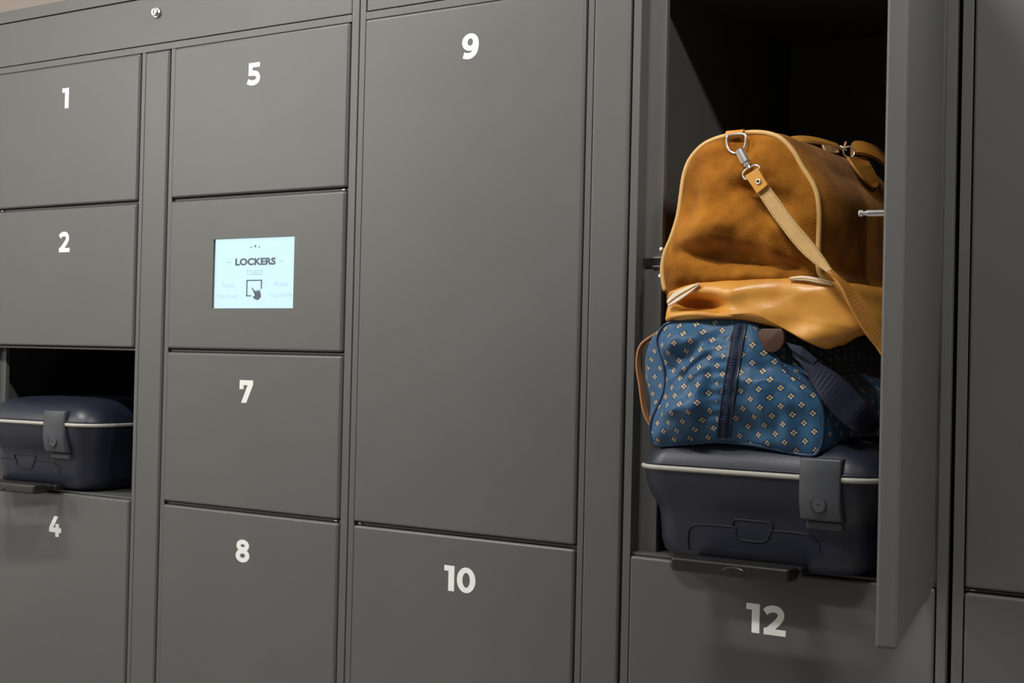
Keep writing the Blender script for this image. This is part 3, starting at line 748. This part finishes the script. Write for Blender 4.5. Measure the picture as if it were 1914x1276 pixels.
tb = MB().ribbon(edge([(622, 304, -0.069), (655, 350, -0.071), (684, 394, -0.072)]), edge([(688, 262, -0.069), (712, 304, -0.071), (738, 348, -0.072)]), 0.0065).build('strap_tab', LEATHER, tan)
rv = at(*crop(686, 331), -0.0755)
MB().torus(rv, (0.1, 1, 0), 0.0030, 0.0013, 18, 8).cyl(rv, (0, 1, 0), 0.0030, 0.001, 14).build('rivet', CHROME, tb)
MB().cyl(rv + Vector((0, -0.0006, 0)), (0, -1, 0), 0.0014, 0.0005, 10).build('rivet_hole', GROOVE, tb)
La = smooth_path(edge([(684, 390, -0.0675), (745, 484, -0.070), (830, 600, -0.073), (905, 690, -0.075), (980, 758, -0.078), (1040, 800, -0.082)]), 5)
Ra = smooth_path(edge([(734, 344, -0.0675), (800, 430, -0.070), (880, 540, -0.073), (950, 622, -0.075), (1010, 700, -0.078), (1072, 790, -0.082)]), 5)
s_a = MB().ribbon(La, Ra, 0.0035).build('shoulder_strap', STRAPL, tan)
tn = MB()
for side in (0.10, 0.90):
    for i in range(0, len(La) - 1):
        for k in (0.0, 0.5):
            p = La[i].lerp(La[i + 1], k).lerp(Ra[i].lerp(Ra[i + 1], k), side) + Vector((0, -0.0022, 0)); q = La[i].lerp(La[i + 1], k + 0.28).lerp(Ra[i].lerp(Ra[i + 1], k + 0.28), side) + Vector((0, -0.0022, 0))
            tn.tube([p, q], 0.0006, 5)
tn = tn.build('stitching', THREAD, s_a); tn['kind'] = 'stuff'
Lb = smooth_path(edge([(1036, 798, -0.082), (1085, 840, -0.088), (1120, 890, -0.090), (1165, 985, -0.088), (1235, 1105, -0.080), (1300, 1190, -0.070), (1375, 1290, -0.055)]) + [Vector((1.000, 0.02, -0.040)), Vector((0.985, 0.14, -0.020)), Vector((0.930, 0.26, 0.050)), Vector((0.885, 0.33, 0.110))], 5)
Rb = smooth_path(edge([(1070, 786, -0.082), (1110, 830, -0.078), (1160, 872, -0.070), (1220, 935, -0.066), (1290, 1030, -0.058), (1340, 1105, -0.048), (1410, 1210, -0.035)]) + [Vector((1.000, 0.03, -0.008)), Vector((0.985, 0.14, 0.012)), Vector((0.930, 0.26, 0.082)), Vector((0.885, 0.33, 0.142))], 5)
MB().ribbon(Lb, Rb, 0.0035).build('shoulder_strap', TONGUE, tan)

# top handles, opening and tongue
XH = 0.790
hp_ = [(1474, 270), (1482, 260), (1500, 255), (1522, 255), (1545, 259), (1562, 264), (1575, 268)]
U = smooth_path([at_x(x, y, XH) for x, y in hp_], 5); Dn = smooth_path([at_x(x, y + 11, XH + 0.004) for x, y in hp_], 5)
MB().ribbon([p + Vector((-0.012, 0, 0.0)) for p in U], Dn, 0.004).build('carry_handle', LEATHER, tan)
MB().tube([p + Vector((0.001, 0, -0.001)) for p in Dn] + [at_x(1581, 266, XH + 0.004), at_x(1579, 276, XH + 0.004), at_x(1571, 277, XH + 0.004)], 0.0017, 6).build('handle_edge', PIPING, tan)
MB().torus(at_x(1587, 284, XH + 0.030), (0.6, -0.8, 0.1), 0.0085, 0.0016, 22, 8).build('ring', CHROME, tan)
MB().tube([at_x(1570, 272, XH + 0.020), at_x(1583, 281, XH + 0.030)], 0.0018, 8).build('ring_bar', CHROME, tan)
MB().ribbon([at_x(1537, 271, XH + 0.016), at_x(1552, 273, XH + 0.016), at_x(1566, 281, XH + 0.016)], [at_x(1543, 284, XH + 0.024), at_x(1555, 286, XH + 0.024), at_x(1567, 286, XH + 0.024)], 0.003).build('zip_pull', STRAPL, tan)
h2 = [(1592, 274, 0.26), (1598, 266, 0.265), (1616, 267, 0.28), (1636, 275, 0.30), (1652, 287, 0.32), (1668, 301, 0.34)]
U = smooth_path([at(x, y, Y) for x, y, Y in h2], 5); Dn = smooth_path([at(x, y + 21, Y - 0.03) for x, y, Y in h2], 5)
MB().ribbon(U, Dn, 0.005).build('carry_handle', TONGUE, tan)
# tongue hanging on the side of the bag
def side_x(z): 
    k = [(p.z, p.x) for p in TP.out if p.x > TP.c.x]; k.sort()
    b_ = min(k, key=lambda q: abs(q[0] - z)); return b_[1]
tl = [(1584, 294), (1594, 309), (1605, 324), (1616, 338), (1626, 347), (1633, 351)]
trr = [(1617, 294), (1624, 305), (1631, 317), (1637, 329), (1641, 341), (1639, 350)]
def side_pt(x, y, lift):
    X = 0.84
    for _ in range(8):
        p = at_x(x, y, X); X = side_x(p.z) + 0.018 + lift
    return at_x(x, y, X)
MB().ribbon(smooth_path([side_pt(x, y, 0.006) for x, y in tl], 4), smooth_path([side_pt(x, y, 0.006) for x, y in trr], 4), 0.0035).build('leather_tongue', TONGUE, tan)

# ------------------------------------------------------------------ to metres
for me in {o.data for o in bpy.data.objects if o.type == 'MESH'}: me.transform(Matrix.Scale(S, 4))
for o in bpy.data.objects:
    if o.type in ('MESH', 'EMPTY'): o.location = o.location * S
bpy.context.view_layer.update()
